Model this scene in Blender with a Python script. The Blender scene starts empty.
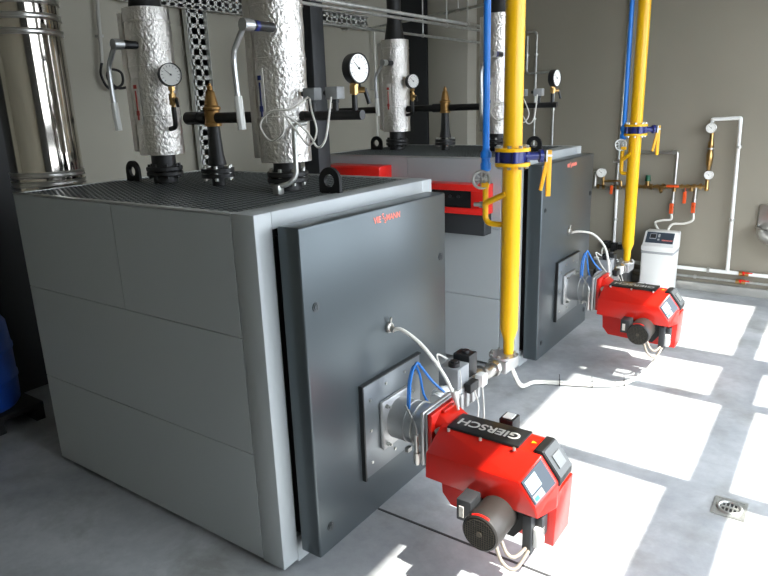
import bpy, bmesh, math, random
from mathutils import Vector, Matrix, Euler
random.seed(7)
S = bpy.context.scene
COL = S.collection
PI = math.pi

# ---------------------------------------------------------------- camera, world, sun, exposure
cd = bpy.data.cameras.new('camera')
cd.sensor_width = 36.0
cd.lens = 36.0 * 647.97 / 768.0
cd.clip_start = 0.05
cam = bpy.data.objects.new('camera', cd)
COL.objects.link(cam)
cam.location = (0, 0, 2.0)
cam.rotation_euler = Euler((math.radians(74.294), math.radians(1.854), math.radians(35.093)), 'XYZ')
S.camera = cam

W = bpy.data.worlds.new('world'); S.world = W
W.use_nodes = True
nt = W.node_tree
bg = nt.nodes['Background']
bg.inputs['Color'].default_value = (0.84, 0.915, 1.0, 1)
bg.inputs['Strength'].default_value = 8.6

sd = bpy.data.lights.new('sun', 'SUN')
sd.energy = 14.0
sd.angle = math.radians(0.6)
sd.color = (1.0, 0.97, 0.9)
sun = bpy.data.objects.new('sun', sd)
COL.objects.link(sun)
SUN = Vector((-0.75, 0.02, -1.0)).normalized()
sun.rotation_euler = SUN.to_track_quat('-Z', 'Y').to_euler()
sun.location = (5, 3, 8)

S.view_settings.view_transform = 'Standard'
S.view_settings.look = 'None'
S.view_settings.exposure = 0.0
S.view_settings.gamma = 1.0
S.view_settings.use_curve_mapping = False

# ---------------------------------------------------------------- materials
def lin(c):
    return tuple((v / 12.92 if v <= 0.04045 else ((v + 0.055) / 1.055) ** 2.4) for v in c)
def hexc(h):
    return lin(tuple(int(h[i:i + 2], 16) / 255 for i in (0, 2, 4)))
MATS = {}
def mat(name, col, rough=0.5, metal=0.0, bump=0.0, bscale=40.0, var=0.0, vscale=6.0, spec=0.5, coat=0.0,
        emit=None, stretch=None, detail=4.0):
    if name in MATS: return MATS[name]
    m = bpy.data.materials.new(name); m.use_nodes = True
    n = m.node_tree.nodes; l = m.node_tree.links
    b = n['Principled BSDF']
    c = hexc(col) if isinstance(col, str) else col
    b.inputs['Base Color'].default_value = (*c, 1)
    b.inputs['Roughness'].default_value = rough
    b.inputs['Metallic'].default_value = metal
    b.inputs['Specular IOR Level'].default_value = spec
    if coat: b.inputs['Coat Weight'].default_value = coat; b.inputs['Coat Roughness'].default_value = 0.1
    tc = n.new('ShaderNodeTexCoord')
    mp = n.new('ShaderNodeMapping')
    l.new(tc.outputs['Object'], mp.inputs['Vector'])
    if stretch: mp.inputs['Scale'].default_value = stretch
    if var:
        t = n.new('ShaderNodeTexNoise'); t.inputs['Scale'].default_value = vscale; t.inputs['Detail'].default_value = detail
        l.new(mp.outputs[0], t.inputs['Vector'])
        r = n.new('ShaderNodeValToRGB')
        r.color_ramp.elements[0].position = 0.3; r.color_ramp.elements[1].position = 0.7
        r.color_ramp.elements[0].color = (*[v * (1 - var) for v in c], 1)
        r.color_ramp.elements[1].color = (*[min(1, v * (1 + var)) for v in c], 1)
        l.new(t.outputs['Fac'], r.inputs['Fac'])
        l.new(r.outputs['Color'], b.inputs['Base Color'])
    if bump:
        t = n.new('ShaderNodeTexNoise'); t.inputs['Scale'].default_value = bscale; t.inputs['Detail'].default_value = 5
        l.new(mp.outputs[0], t.inputs['Vector'])
        bp = n.new('ShaderNodeBump'); bp.inputs['Strength'].default_value = bump; bp.inputs['Distance'].default_value = 0.01
        l.new(t.outputs['Fac'], bp.inputs['Height'])
        l.new(bp.outputs['Normal'], b.inputs['Normal'])
    if emit:
        b.inputs['Emission Color'].default_value = (*hexc(emit[0]), 1); b.inputs['Emission Strength'].default_value = emit[1]
    MATS[name] = m
    return m

M_casing = mat('casing_grey_paint', 'acb1b2', 0.42, 0.05, bump=0.015, bscale=300)
M_rim = mat('rim_grey_metal', 'b4b6b3', 0.38, 0.5)
M_tread = mat('tread_dark_rubber', '565b5c', 0.3, 0.5)
M_door = mat('door_anthracite', '545b5e', 0.29, 0.6, bump=0.012, bscale=250)
M_shadow = mat('gap_shade_black', '0b0b0c', 0.8)  # near-black, shade of the door gap put into the colour
M_plate = mat('door_shield_steel', '868b8e', 0.3, 0.7)
M_black = mat('black_paint', '151617', 0.42)
M_blackpipe = mat('black_pipe_paint', '1c1c1c', 0.45, bump=0.04, bscale=80)
M_rubber = mat('black_rubber', '111112', 0.65)
M_foil = mat('aluminium_foil', 'dedad4', 0.3, 1.0, bump=1.0, bscale=62, stretch=(1, 1, 0.8))
M_chrome = mat('polished_stainless', 'cfc9bf', 0.09, 1.0, bump=0.04, bscale=5, stretch=(6, 6, 0.12))
M_stain = mat('brushed_stainless', 'c4c2bd', 0.3, 1.0)
M_alu = mat('cast_aluminium', 'bcbdbd', 0.38, 0.85, bump=0.08, bscale=90)
M_galv = mat('galvanised_steel', 'b3b4af', 0.42, 0.75, var=0.15, vscale=25)
M_zinc = mat('zinc_bolt', 'c0c0bb', 0.3, 0.9)
M_brass = mat('brass', 'b08f5c', 0.28, 1.0, bump=0.05, bscale=70)
M_bronze = mat('bronze_casting', '9f7a48', 0.45, 0.8, bump=0.08, bscale=90)
M_white = mat('white_plastic', 'e6e6e2', 0.38)
M_grip = mat('white_grip', 'dcdcd6', 0.5)
M_dial = mat('dial_white', 'e9e8e2', 0.4)
M_yellow = mat('yellow_gas_paint', 'efb600', 0.36)
M_yellow2 = mat('yellow_lever', 'eeb21a', 0.4)
M_blue = mat('blue_pipe_paint', '1a82ea', 0.33, coat=0.2)
M_navy = mat('dark_blue_valve', '12206e', 0.35, coat=0.3)
M_red = mat('burner_red', 'c61a0b', 0.3, coat=0.3)
M_redpanel = mat('panel_red', 'e01d14', 0.35, coat=0.2)
M_darkgrey = mat('dark_grey_plastic', '2c2e30', 0.5)
M_midgrey = mat('mid_grey_plastic', '878a8c', 0.45)
M_clear = mat('clear_cover', '5a5d5e', 0.3, 0.0, spec=0.3)
M_motor = mat('motor_grey', '33302d', 0.4, 0.2)
M_mesh = mat('fan_grille_dark', '121211', 0.6)
M_gold = mat('grille_wire', '4d473d', 0.5, 0.4)
M_screen = mat('display_glass', '8fa0a6', 0.3, emit=('b7c6ca', 0.2))
M_panelblue = mat('panel_slate', '39424c', 0.5, spec=0.25)
M_green = mat('green_button', '2aa27c', 0.4)
M_orange = mat('orange_lever', 'e4561f', 0.4)
M_logo = mat('logo_red', 'ee8272', 0.4)
M_lettergrey = mat('letter_grey', 'b5b4ae', 0.4)
M_bluehose = mat('blue_hose', '2f78c8', 0.35)
M_cable = mat('white_cable', 'dcd9d0', 0.45)
M_greycable = mat('grey_cable', 'b0aea6', 0.5)
M_browncable = mat('brown_cable', '8a8074', 0.5)
M_barrel = mat('blue_barrel', '1c4fae', 0.4)
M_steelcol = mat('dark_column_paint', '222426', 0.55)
M_label = mat('sticker_white', 'dedbd3', 0.5)
M_labelred = mat('sticker_red', 'b6463c', 0.5)
M_labelblue = mat('sticker_blue', '23306a', 0.5)
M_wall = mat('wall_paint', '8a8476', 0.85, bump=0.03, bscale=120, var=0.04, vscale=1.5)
M_litwall = mat('brightened_wall_paint', 'a8a496', 0.85, bump=0.03, bscale=120, var=0.04, vscale=1.5)  # back wall paint lightened to make up for light missing on the left wall
M_tray = mat('tray_zinc', 'd6d6d0', 0.5, 0.0)
M_lock = mat('lock_steel', '55595b', 0.35, 0.8)
M_wall2 = mat('pilaster_paint', 'a19d91', 0.85, bump=0.03, bscale=120)
M_ceil = mat('ceiling_paint', 'b4b3ab', 0.9, var=0.03)
M_frame = mat('window_frame_paint', '707478', 0.5)
M_band = mat('soft_grey_band', 'a3a5a6', 0.4)
M_tie = mat('black_tie', '161616', 0.5)

def concrete():
    m = bpy.data.materials.new('polished_concrete'); m.use_nodes = True
    n = m.node_tree.nodes; l = m.node_tree.links; b = n['Principled BSDF']
    tc = n.new('ShaderNodeTexCoord')
    def noise(scale, det, rough=0.55, dist=0.0):
        t = n.new('ShaderNodeTexNoise'); t.inputs['Scale'].default_value = scale; t.inputs['Detail'].default_value = det
        t.inputs['Roughness'].default_value = rough; t.inputs['Distortion'].default_value = dist
        l.new(tc.outputs['Object'], t.inputs['Vector']); return t
    def ramp(src, p0, c0, p1, c1):
        r = n.new('ShaderNodeValToRGB')
        r.color_ramp.elements[0].position = p0; r.color_ramp.elements[0].color = (*c0, 1)
        r.color_ramp.elements[1].position = p1; r.color_ramp.elements[1].color = (*c1, 1)
        l.new(src, r.inputs['Fac']); return r
    def mix(kind, f, a, c):
        x = n.new('ShaderNodeMix'); x.data_type = 'RGBA'; x.blend_type = kind
        if isinstance(f, float): x.inputs['Factor'].default_value = f
        else: l.new(f, x.inputs['Factor'])
        l.new(a, x.inputs['A'])
        if isinstance(c, tuple): x.inputs['B'].default_value = (*c, 1)
        else: l.new(c, x.inputs['B'])
        return x.outputs['Result']
    big = ramp(noise(1.1, 8, 0.6, 0.4).outputs['Fac'], 0.3, hexc('8d9194'), 0.7, hexc('bfc1c2'))
    fine = ramp(noise(14, 8, 0.65).outputs['Fac'], 0.3, (0.78, 0.78, 0.79), 0.7, (1, 1, 1))
    c = mix('MULTIPLY', 0.8, big.outputs['Color'], fine.outputs['Color'])
    st = ramp(noise(2.1, 8, 0.62, 0.3).outputs['Fac'], 0.50, (0, 0, 0), 0.68, (1, 1, 1))
    c = mix('MIX', st.outputs['Color'], c, hexc('898a87'))
    l.new(c, b.inputs['Base Color'])
    rr = ramp(noise(3.0, 5).outputs['Fac'], 0.3, (0.38,) * 3, 0.7, (0.58,) * 3)
    l.new(rr.outputs['Color'], b.inputs['Roughness'])
    bp = n.new('ShaderNodeBump'); bp.inputs['Strength'].default_value = 0.05; bp.inputs['Distance'].default_value = 0.01
    l.new(noise(60, 4).outputs['Fac'], bp.inputs['Height']); l.new(bp.outputs['Normal'], b.inputs['Normal'])
    return m
M_floor = concrete()

# ---------------------------------------------------------------- mesh builder
class MB:
    def __init__(self):
        self.bm = bmesh.new()
    def _new(self, geom_verts, M=None):
        if M is not None: bmesh.ops.transform(self.bm, matrix=M, verts=geom_verts)
        return geom_verts
    def box(self, x0, x1, y0, y1, z0, z1, bev=0.0, M=None, seg=2):
        t = bmesh.new()
        bmesh.ops.create_cube(t, size=1)
        bmesh.ops.scale(t, vec=(abs(x1 - x0), abs(y1 - y0), abs(z1 - z0)), verts=t.verts)
        if bev: bmesh.ops.bevel(t, geom=list(t.edges), offset=bev, segments=seg, profile=0.5, affect='EDGES')
        bmesh.ops.translate(t, vec=((x0 + x1) / 2, (y0 + y1) / 2, (z0 + z1) / 2), verts=t.verts)
        return self._merge(t, M)
    def _merge(self, t, M=None):
        if M is not None: bmesh.ops.transform(t, matrix=M, verts=t.verts)
        me = bpy.data.meshes.new('tmp'); t.to_mesh(me); t.free()
        self.bm.from_mesh(me); bpy.data.meshes.remove(me)
        return self
    def hull(self, pts, bev=0.0):
        t = bmesh.new()
        for p in pts: t.verts.new(p)
        r = bmesh.ops.convex_hull(t, input=t.verts)
        bmesh.ops.dissolve_limit(t, angle_limit=0.02, verts=t.verts, edges=t.edges)
        if bev: bmesh.ops.bevel(t, geom=list(t.edges), offset=bev, segments=2, profile=0.5, affect='EDGES')
        return self._merge(t)
    def cyl(self, p0, p1, r, r2=None, n=24):
        p0 = Vector(p0); p1 = Vector(p1); d = p1 - p0
        t = bmesh.new()
        bmesh.ops.create_cone(t, cap_ends=True, segments=n, radius1=r, radius2=r if r2 is None else r2, depth=d.length)
        q = d.to_track_quat('Z', 'Y').to_matrix().to_4x4()
        return self._merge(t, Matrix.Translation((p0 + p1) / 2) @ q)
    def lathe(self, prof, origin=(0, 0, 0), axis=(0, 0, 1), n=28):
        t = bmesh.new(); rings = []
        for r, h in prof:
            if r < 1e-5: rings.append([t.verts.new((0, 0, h))])
            else: rings.append([t.verts.new((r * math.cos(2 * PI * i / n), r * math.sin(2 * PI * i / n), h)) for i in range(n)])
        for a, b in zip(rings[:-1], rings[1:]):
            for i in range(n):
                j = (i + 1) % n
                if len(a) == 1 and len(b) == 1: continue
                if len(a) == 1: t.faces.new((a[0], b[j], b[i]))
                elif len(b) == 1: t.faces.new((a[i], a[j], b[0]))
                else: t.faces.new((a[i], a[j], b[j], b[i]))
        for R in (rings[0], rings[-1]):
            if len(R) > 1: t.faces.new(R)
        bmesh.ops.recalc_face_normals(t, faces=t.faces)
        q = Vector(axis).to_track_quat('Z', 'Y').to_matrix().to_4x4()
        return self._merge(t, Matrix.Translation(Vector(origin)) @ q)
    def tube(self, pts, r, n=10, smooth=True, sub=6):
        P = [Vector(p) for p in pts]
        if smooth and len(P) > 2:
            Q = []
            for i in range(len(P) - 1):
                a = P[max(i - 1, 0)]; b = P[i]; c = P[i + 1]; d = P[min(i + 2, len(P) - 1)]
                for k in range(sub):
                    u = k / sub
                    Q.append(0.5 * ((2 * b) + (c - a) * u + (2 * a - 5 * b + 4 * c - d) * u * u + (3 * b - a - 3 * c + d) * u ** 3))
            Q.append(P[-1]); P = Q
        t = bmesh.new(); rings = []
        T0 = (P[1] - P[0]).normalized()
        up = Vector((0, 0, 1)) if abs(T0.z) < 0.9 else Vector((1, 0, 0))
        N = (up - T0 * up.dot(T0)).normalized()
        for i, p in enumerate(P):
            if i == 0: T = T0
            elif i == len(P) - 1: T = (P[i] - P[i - 1]).normalized()
            else: T = ((P[i + 1] - P[i]).normalized() + (P[i] - P[i - 1]).normalized()).normalized()
            N = (N - T * N.dot(T)).normalized(); B = T.cross(N)
            k = 1.0
            if 0 < i < len(P) - 1:
                cs = max(0.5, T.dot((P[i] - P[i - 1]).normalized())); k = 1.0 / cs if not smooth else 1.0
            rings.append([t.verts.new(p + (N * math.cos(2 * PI * j / n) + B * math.sin(2 * PI * j / n)) * r * k) for j in range(n)])
        for a, b in zip(rings[:-1], rings[1:]):
            for i in range(n):
                j = (i + 1) % n; t.faces.new((a[i], a[j], b[j], b[i]))
        t.faces.new(rings[0][::-1]); t.faces.new(rings[-1])
        bmesh.ops.recalc_face_normals(t, faces=t.faces)
        return self._merge(t)
    def pipe(self, pts, r, bend=0.05, n=14):
        """straight runs with rounded corners"""
        P = [Vector(p) for p in pts]; Q = [P[0]]
        for i in range(1, len(P) - 1):
            a = (P[i - 1] - P[i]); c = (P[i + 1] - P[i]); k = min(bend, a.length * 0.45, c.length * 0.45)
            A = P[i] + a.normalized() * k; C = P[i] + c.normalized() * k
            for s in range(7):
                u = s / 6; Q.append(A * (1 - u) ** 2 + P[i] * 2 * u * (1 - u) + C * u * u)
        Q.append(P[-1])
        return self.tube(Q, r, n, smooth=False)
    def torus(self, c, axis, R, r, n=28, m=10):
        t = bmesh.new(); rings = []
        for i in range(n):
            a = 2 * PI * i / n
            rings.append([t.verts.new(((R + r * math.cos(2 * PI * j / m)) * math.cos(a), (R + r * math.cos(2 * PI * j / m)) * math.sin(a), r * math.sin(2 * PI * j / m))) for j in range(m)])
        for i in range(n):
            a = rings[i]; b = rings[(i + 1) % n]
            for j in range(m):
                k = (j + 1) % m; t.faces.new((a[j], b[j], b[k], a[k]))
        bmesh.ops.recalc_face_normals(t, faces=t.faces)
        q = Vector(axis).to_track_quat('Z', 'Y').to_matrix().to_4x4()
        return self._merge(t, Matrix.Translation(Vector(c)) @ q)
    def prism(self, poly, ax, a, b, bev=0.0):
        """polygon in the two other axes (cyclic order), extruded along ax from a to b"""
        t = bmesh.new()
        def P(u, v, w):
            return {0: (w, u, v), 1: (u, w, v), 2: (u, v, w)}[ax]
        A = [t.verts.new(P(u, v, a)) for u, v in poly]; B = [t.verts.new(P(u, v, b)) for u, v in poly]
        t.faces.new(A); t.faces.new(B)
        for i in range(len(poly)):
            j = (i + 1) % len(poly); t.faces.new((A[i], A[j], B[j], B[i]))
        bmesh.ops.recalc_face_normals(t, faces=t.faces)
        if bev: bmesh.ops.bevel(t, geom=list(t.edges), offset=bev, segments=2, profile=0.5, affect='EDGES')
        return self._merge(t)
    def quad(self, pts, th=0.003, out=None):
        """thin plate on four points, thickened along out"""
        P = [Vector(p) for p in pts]
        o = Vector(out) if out is not None else (P[1] - P[0]).cross(P[3] - P[0]).normalized()
        o = o.normalized() * th
        return self.hull([p for p in P] + [p + o for p in P])
    def bolts(self, centres, axis, r=0.01, h=0.012):
        for c in centres:
            c = Vector(c); self.cyl(c, c + Vector(axis).normalized() * h, r, n=6)
        return self
    def text(self, body, size, M, extrude=0.001, bold=0.0):
        cu = bpy.data.curves.new('txt', 'FONT'); cu.body = body; cu.size = size; cu.extrude = extrude; cu.offset = bold
        cu.align_x = 'CENTER'; cu.align_y = 'CENTER'
        o = bpy.data.objects.new('txt', cu); COL.objects.link(o)
        dg = bpy.context.evaluated_depsgraph_get(); dg.update()
        me = bpy.data.meshes.new_from_object(o.evaluated_get(dg))
        t = bmesh.new(); t.from_mesh(me); bpy.data.meshes.remove(me)
        bpy.data.objects.remove(o); bpy.data.curves.remove(cu)
        return self._merge(t, M)
    def mesh(self, name, off=(0, 0, 0), angle=35):
        bm = self.bm
        bmesh.ops.translate(bm, vec=-Vector(off), verts=bm.verts)
        me = bpy.data.meshes.new(name); bm.to_mesh(me); bm.free()
        for p in me.polygons: p.use_smooth = True
        me.set_sharp_from_angle(angle=math.radians(angle))
        return me

ROOT = {}
def thing(name, label, cat, loc=(0, 0, 0), group=None):
    o = bpy.data.objects.new(name, None); COL.objects.link(o)
    o.empty_display_size = 0.1
    o.location = loc; o['label'] = label; o['category'] = cat
    if group: o['group'] = group
    ROOT[o.name] = Vector(loc)
    return o
def part(name, mb, material, parent, label=None):
    off = ROOT[parent.name]
    o = bpy.data.objects.new(name, mb.mesh(name, off)); COL.objects.link(o)
    o.data.materials.append(material); o.parent = parent
    if label: o['label'] = label
    ROOT[o.name] = off
    return o
def each(name, mbs, material, parent, label=None):
    """several like pieces, each a part of its own"""
    return [part(name, q, material, parent, label) for q in mbs]
def rod(p0, p1, r, n=6): return MB().cyl(p0, p1, r, n=n)
def solo(name, mb, material, label, cat, loc=None, group=None):
    if loc is None:
        vs = [v.co for v in mb.bm.verts]
        loc = Vector(((min(v.x for v in vs) + max(v.x for v in vs)) / 2, (min(v.y for v in vs) + max(v.y for v in vs)) / 2, min(v.z for v in vs)))
    o = bpy.data.objects.new(name, mb.mesh(name, loc)); COL.objects.link(o)
    o.data.materials.append(material); o.location = loc; o['label'] = label; o['category'] = cat
    if group: o['group'] = group
    ROOT[o.name] = Vector(loc)
    return o
def struct(name, mb, material, loc=(0, 0, 0), parent=None):
    o = bpy.data.objects.new(name, mb.mesh(name, loc)); COL.objects.link(o)
    o.data.materials.append(material); o.location = loc; o['kind'] = 'structure'
    return o
D2 = Vector((-0.075, 2.62, 0))
def copy_tree(o, parent=None):
    c = o.copy(); COL.objects.link(c)
    if parent is not None: c.parent = parent
    for ch in list(o.children): copy_tree(ch, c)
    return c
def second(o, label, d=D2):
    c = copy_tree(o); c.location = Vector(o.location) + d; c['label'] = label
    return c

# ================================================================ SETTING
XW, YB, XL, YF, ZC = 0.9, 7.35, -4.9, -1.2, 3.45
struct('floor', MB().box(XL - 0.2, XW + 0.2, YF - 0.2, YB + 0.2, -0.12, 0), M_floor)
struct('ceiling', MB().box(XL - 0.2, XW + 0.2, YF - 0.2, YB + 0.2, ZC, ZC + 0.12), M_ceil)
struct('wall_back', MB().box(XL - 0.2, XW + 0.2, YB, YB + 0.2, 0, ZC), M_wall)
struct('wall_left', MB().box(XL - 0.2, XL, YF - 0.2, YB, 0, ZC), M_litwall)
struct('wall_front', MB().box(XL, XW + 0.2, YF - 0.2, YF, 0, ZC), M_litwall)  # unseen wall, given the lighter paint to bounce more light back
# facade: openings whose sunlit patches fall on the floor as in the photograph
k = 0.75
def zz(x): return (XW - x) / k
panes = [(1.00, 3.265, -0.57, -0.305), (3.395, 4.465, -0.483, -0.33), (4.58, 5.16, -0.58, -0.36), (5.45, 6.94, -0.555, -0.45)]
wr = MB()
def fy(y): return y  # sun has almost no sideways drift
th = 0.05
ys = [YF - 0.2]
for (y0, y1, xu, xl) in panes:
    wr.box(XW, XW + th, ys[-1], y0, 0, ZC)
    zl, zu, zt = zz(xl), zz(xu), zz(-1.54)
    wr.box(XW, XW + th, y0, y1, zl, zu)
    wr.box(XW, XW + th, y0, y1, zt, ZC)
    ys.append(y1)
wr.box(XW, XW + th, ys[-1], YB, 0, ZC)
struct('wall_right', wr, M_frame)
struct('ground_outside', MB().box(XW + 0.25, XW + 14, YF - 8, YB + 8, -0.15, -0.05), mat('darkened_ground', '26272a', 0.95, var=0.15, spec=0.1))  # unseen ground, kept dark to dim its reflection in the boiler doors
# pilaster, corner column, added shade sheet and kerb
struct('trim_1', MB().box(-4.33, -3.79, 7.12, YB, 0, ZC, 0.004), M_wall2)
struct('trim_2', MB().box(XL, -4.34, 7.10, YB, 0, ZC, 0.003), M_steelcol)
struct('shade_sheet', MB().box(XL, -4.87, 0.6, 2.48, 0, ZC, 0.003), M_steelcol)  # dark sheet added on the left wall, standing in for deep shade
struct('trim_3', MB().box(-3.43, -3.28, 3.79, 3.93, 0, ZC, 0.006), M_steelcol)
struct('baseboard_back', MB().box(-3.79, XW, 7.30, YB, 0, 0.09, 0.004), mat('kerb_concrete', '92918b', 0.8, var=0.08))
struct('trim_4', MB().box(-1.80, -0.55, 2.322, 2.334, 0.0, 0.0025), mat('floor_joint', '3c3d3d', 0.8))

# ================================================================ BOILER
YC = 2.36
bo = thing('boiler', 'near large grey boiler with anthracite door, left foreground of the room', 'boiler', (-2.74, YC, 0), 'floor standing boilers')
xb, xf, y0, y1, zt = -3.66, -1.82, 1.705, 3.014, 1.615
part('inner_jacket', MB().box(xb + 0.02, xf - 0.03, y0 + 0.012, y1 - 0.012, 0.06, zt - 0.02), M_shadow, bo)
g = 0.0016
for nm, a in (('upper_panel', (xb, -2.76, 1.095, zt - 0.008)), ('upper_panel', (-2.76, -1.95, 1.095, zt - 0.008)),
              ('middle_panel', (xb, -1.95, 0.557, 1.095)), ('lower_panel', (xb, -1.95, 0.024, 0.557))):
    part(nm, MB().box(a[0] + g, a[1] - g, y0, y0 + 0.03, a[2] + g, a[3] - g, 0.0015, seg=1), M_casing, bo)
part('side_panel', MB().box(xb, xf - 0.01, y1 - 0.03, y1, 0.03, zt - 0.008), M_casing, bo)
part('rear_panel', MB().box(xb, xb + 0.03, y0 + 0.03, y1 - 0.03, 0.03, zt - 0.008), M_casing, bo)
ff = MB()
ff.box(-1.95 + g, xf, y0, y0 + 0.095, 0.018, zt, 0.004)
ff.box(-1.95 + g, xf, y1 - 0.095, y1, 0.002, zt, 0.004)
ff.box(-1.95 + g, xf, y0 + 0.095, y1 - 0.095, zt - 0.07, zt, 0.004)
ff.box(-1.95 + g, xf, y0 + 0.095, y1 - 0.095, 0.002, 0.13, 0.004)
part('front_frame', ff, M_casing, bo, 'light grey front frame around the door')
rim = MB()
rim.box(xb, -1.95, y0, y0 + 0.035, zt - 0.007, zt, 0.002)
rim.box(xb, -1.95, y1 - 0.035, y1, zt - 0.007, zt, 0.002)
rim.box(xb, xb + 0.035, y0 + 0.035, y1 - 0.035, zt - 0.007, zt, 0.002)
part('top_rim', rim, M_rim, bo, 'pale metal rim along the top edge')
tp = MB(); tp.box(xb + 0.035, -1.955, y0 + 0.035, y1 - 0.035, zt - 0.02, zt - 0.004)
t = bmesh.new()
for i in range(58):
    for j in range(46):
        cx = xb + 0.055 + (i + 0.5) * 0.0283; cy = y0 + 0.045 + (j + 0.25 + 0.5 * (i % 2)) * 0.0262
        a = 0.78 if i % 2 == 0 else -0.78
        L, Wd, ux, uy, z = 0.0125, 0.0055, math.cos(a), math.sin(a), zt - 0.004
        v = [t.verts.new(p) for p in ((cx - ux * L, cy - uy * L, z), (cx + uy * Wd, cy - ux * Wd, z), (cx + ux * L, cy + uy * L, z), (cx - uy * Wd, cy + ux * Wd, z), (cx - ux * L * .4, cy - uy * L * .4, z + 0.004), (cx + ux * L * .4, cy + uy * L * .4, z + 0.004))]
        for f in ((0, 1, 4), (1, 5, 4), (1, 2, 5), (2, 3, 5), (3, 4, 5), (3, 0, 4)): t.faces.new([v[q] for q in f])
bmesh.ops.recalc_face_normals(t, faces=t.faces)
tp._merge(t)
part('tread_plate', tp, M_tread, bo, 'dark chequered tread plate on top')
br = MB(); br.box(xb + 0.06, xf - 0.06, y0 + 0.10, y0 + 0.18, 0, 0.06); br.box(xb + 0.06, xf - 0.06, y1 - 0.18, y1 - 0.10, 0, 0.06)
part('base_rail', br, M_black, bo)
for ex in (-3.52, -1.98):
    e = MB()
    R_, zc = 0.062, zt + 0.055
    th_ = 0.012
    tb = bmesh.new()
    # plate with a round hole, standing across the boiler
    m_ = 32; ri = 0.030
    ring_o = []
    for i in range(m_):
        a = 2 * PI * i / m_; c_, s_ = math.cos(a), math.sin(a)
        if s_ >= 0: r_ = R_
        else: r_ = min(R_ / max(abs(c_), 1e-6), 0.062 / max(abs(s_), 1e-6))
        ring_o.append((c_ * r_, s_ * r_))
    ring_i = [(ri * math.cos(2 * PI * i / m_), ri * math.sin(2 * PI * i / m_)) for i in range(m_)]
    lay = []
    for sx in (-th_, th_):
        lay.append(([tb.verts.new((ex + u, YC + 0.8 * sx, zc + w)) for u, w in ring_o], [tb.verts.new((ex + u, YC + 0.8 * sx, zc + w)) for u, w in ring_i]))
    (o0, i0), (o1, i1) = lay
    for i in range(m_):
        j = (i + 1) % m_
        tb.faces.new((o0[i], o0[j], i0[j], i0[i])); tb.faces.new((o1[i], o1[j], i1[j], i1[i]))
        tb.faces.new((o0[i], o0[j], o1[j], o1[i])); tb.faces.new((i0[i], i0[j], i1[j], i1[i]))
    bmesh.ops.recalc_face_normals(tb, faces=tb.faces)
    e._merge(tb)
    part('lifting_eye', e, M_rubber, bo, 'black steel lifting eye')
# door
dX, dy0, dy1, dz0, dz1 = -1.674, 1.79, 2.905, 0.085, 1.562
part('door_gap_shade', MB().box(xf - 0.02, -1.79, dy0 + 0.04, dy1 - 0.03, dz0 + 0.05, dz1 - 0.05), M_shadow, bo)  # black block in the recess behind the door, painted as its shade
door = part('door', MB().box(-1.788, dX, dy0, dy1, dz0, dz1, 0.009, seg=3), M_door, bo, 'anthracite sheet metal boiler door')
for (yy, zz_) in ((1.863, 1.231), (2.852, 1.235), (1.868, 0.206), (2.85, 0.206)):
    part('door_lock', MB().cyl((dX - 0.004, yy, zz_), (dX + 0.004, yy, zz_), 0.021).cyl((dX, yy, zz_), (dX + 0.007, yy, zz_), 0.014).box(dX, dX + 0.009, yy - 0.002, yy + 0.002, zz_ - 0.011, zz_ + 0.011), M_lock, door)
Mdoor = lambda y, z: Matrix.Translation((dX + 0.0005, y, z)) @ Matrix(((0, 0, 1, 0), (1, 0, 0, 0), (0, 1, 0, 0), (0, 0, 0, 1)))
lg = MB()
lg.text('VIE', 0.040, Mdoor(2.303, 1.512), bold=0.001)
lg.text('S', 0.034, Mdoor(2.347, 1.523), bold=0.0006)
lg.text('S', 0.034, Mdoor(2.362, 1.502), bold=0.0006)
lg.text('MANN', 0.038, Mdoor(2.428, 1.512), bold=0.0008)
part('brand_lettering', lg, M_logo, door, 'small red lettering')
part('sight_port', MB().cyl((dX, YC, 0.995), (dX + 0.012, YC, 0.995), 0.026).cyl((dX + 0.01, YC, 0.995), (dX + 0.035, YC, 0.985), 0.014).cyl((dX + 0.01, YC, 0.998), (dX + 0.018, YC, 1.045), 0.006).torus((dX + 0.014, YC, 0.995), (1, 0, 0), 0.019, 0.005), M_stain, door)
sp = part('shield_plate', MB().box(dX, dX + 0.018, 2.122, 2.602, 0.313, 0.78, 0.002), M_plate, door, 'square steel shield plate behind the burner')
part('plate_edge', MB().prism([(2.112, .305), (2.122, .305), (2.122, .78), (2.61, .78), (2.61, .788), (2.112, .788)], 0, dX, dX + .022), M_black, door, 'dark edge strip of the shield plate')
for yy, zq in ((2.17, 0.70), (2.30, 0.735), (2.46, 0.735), (2.55, 0.70), (2.17, 0.545), (2.17, 0.38), (2.36, 0.36), (2.55, 0.38), (2.55, 0.545)):
    part('plate_bolt', rod((dX + 0.016, yy, zq), (dX + 0.023, yy, zq), 0.008), M_stain, door)
bo2 = second(bo, 'far grey boiler standing behind the yellow gas pipe, with red control boxes on its side')

# ================================================================ BURNER
bu = thing('burner', 'near red burner with black top plate lettered in grey, on the near boiler door', 'burner', (-1.2, YC, 0.2), 'red fan burners')
fl = MB()
fl.box(-1.656, -1.632, 2.237, 2.497, 0.412, 0.664, 0.012)
part('mount_flange', fl, M_alu, bu, 'square cast aluminium mounting flange')
for yy in (2.265, 2.469):
    for zq in (0.44, 0.636): part('flange_bolt', MB().cyl((-1.632, yy, zq), (-1.616, yy, zq), 0.011, n=6).cyl((-1.632, yy, zq), (-1.605, yy, zq), 0.006), M_zinc, bu)
dr = MB(); cx_ = 2.366; cz_ = 0.538
dr.lathe([(0.102, 0), (0.102, 0.08), (0.106, 0.082), (0.106, 0.09), (0.102, 0.092), (0.102, 0.16), (0.112, 0.2), (0.112, 0.215)], (-1.632, cx_, cz_), (1, 0, 0), 36)
part('air_tube', dr, M_alu, bu, 'round cast aluminium air tube')
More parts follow.
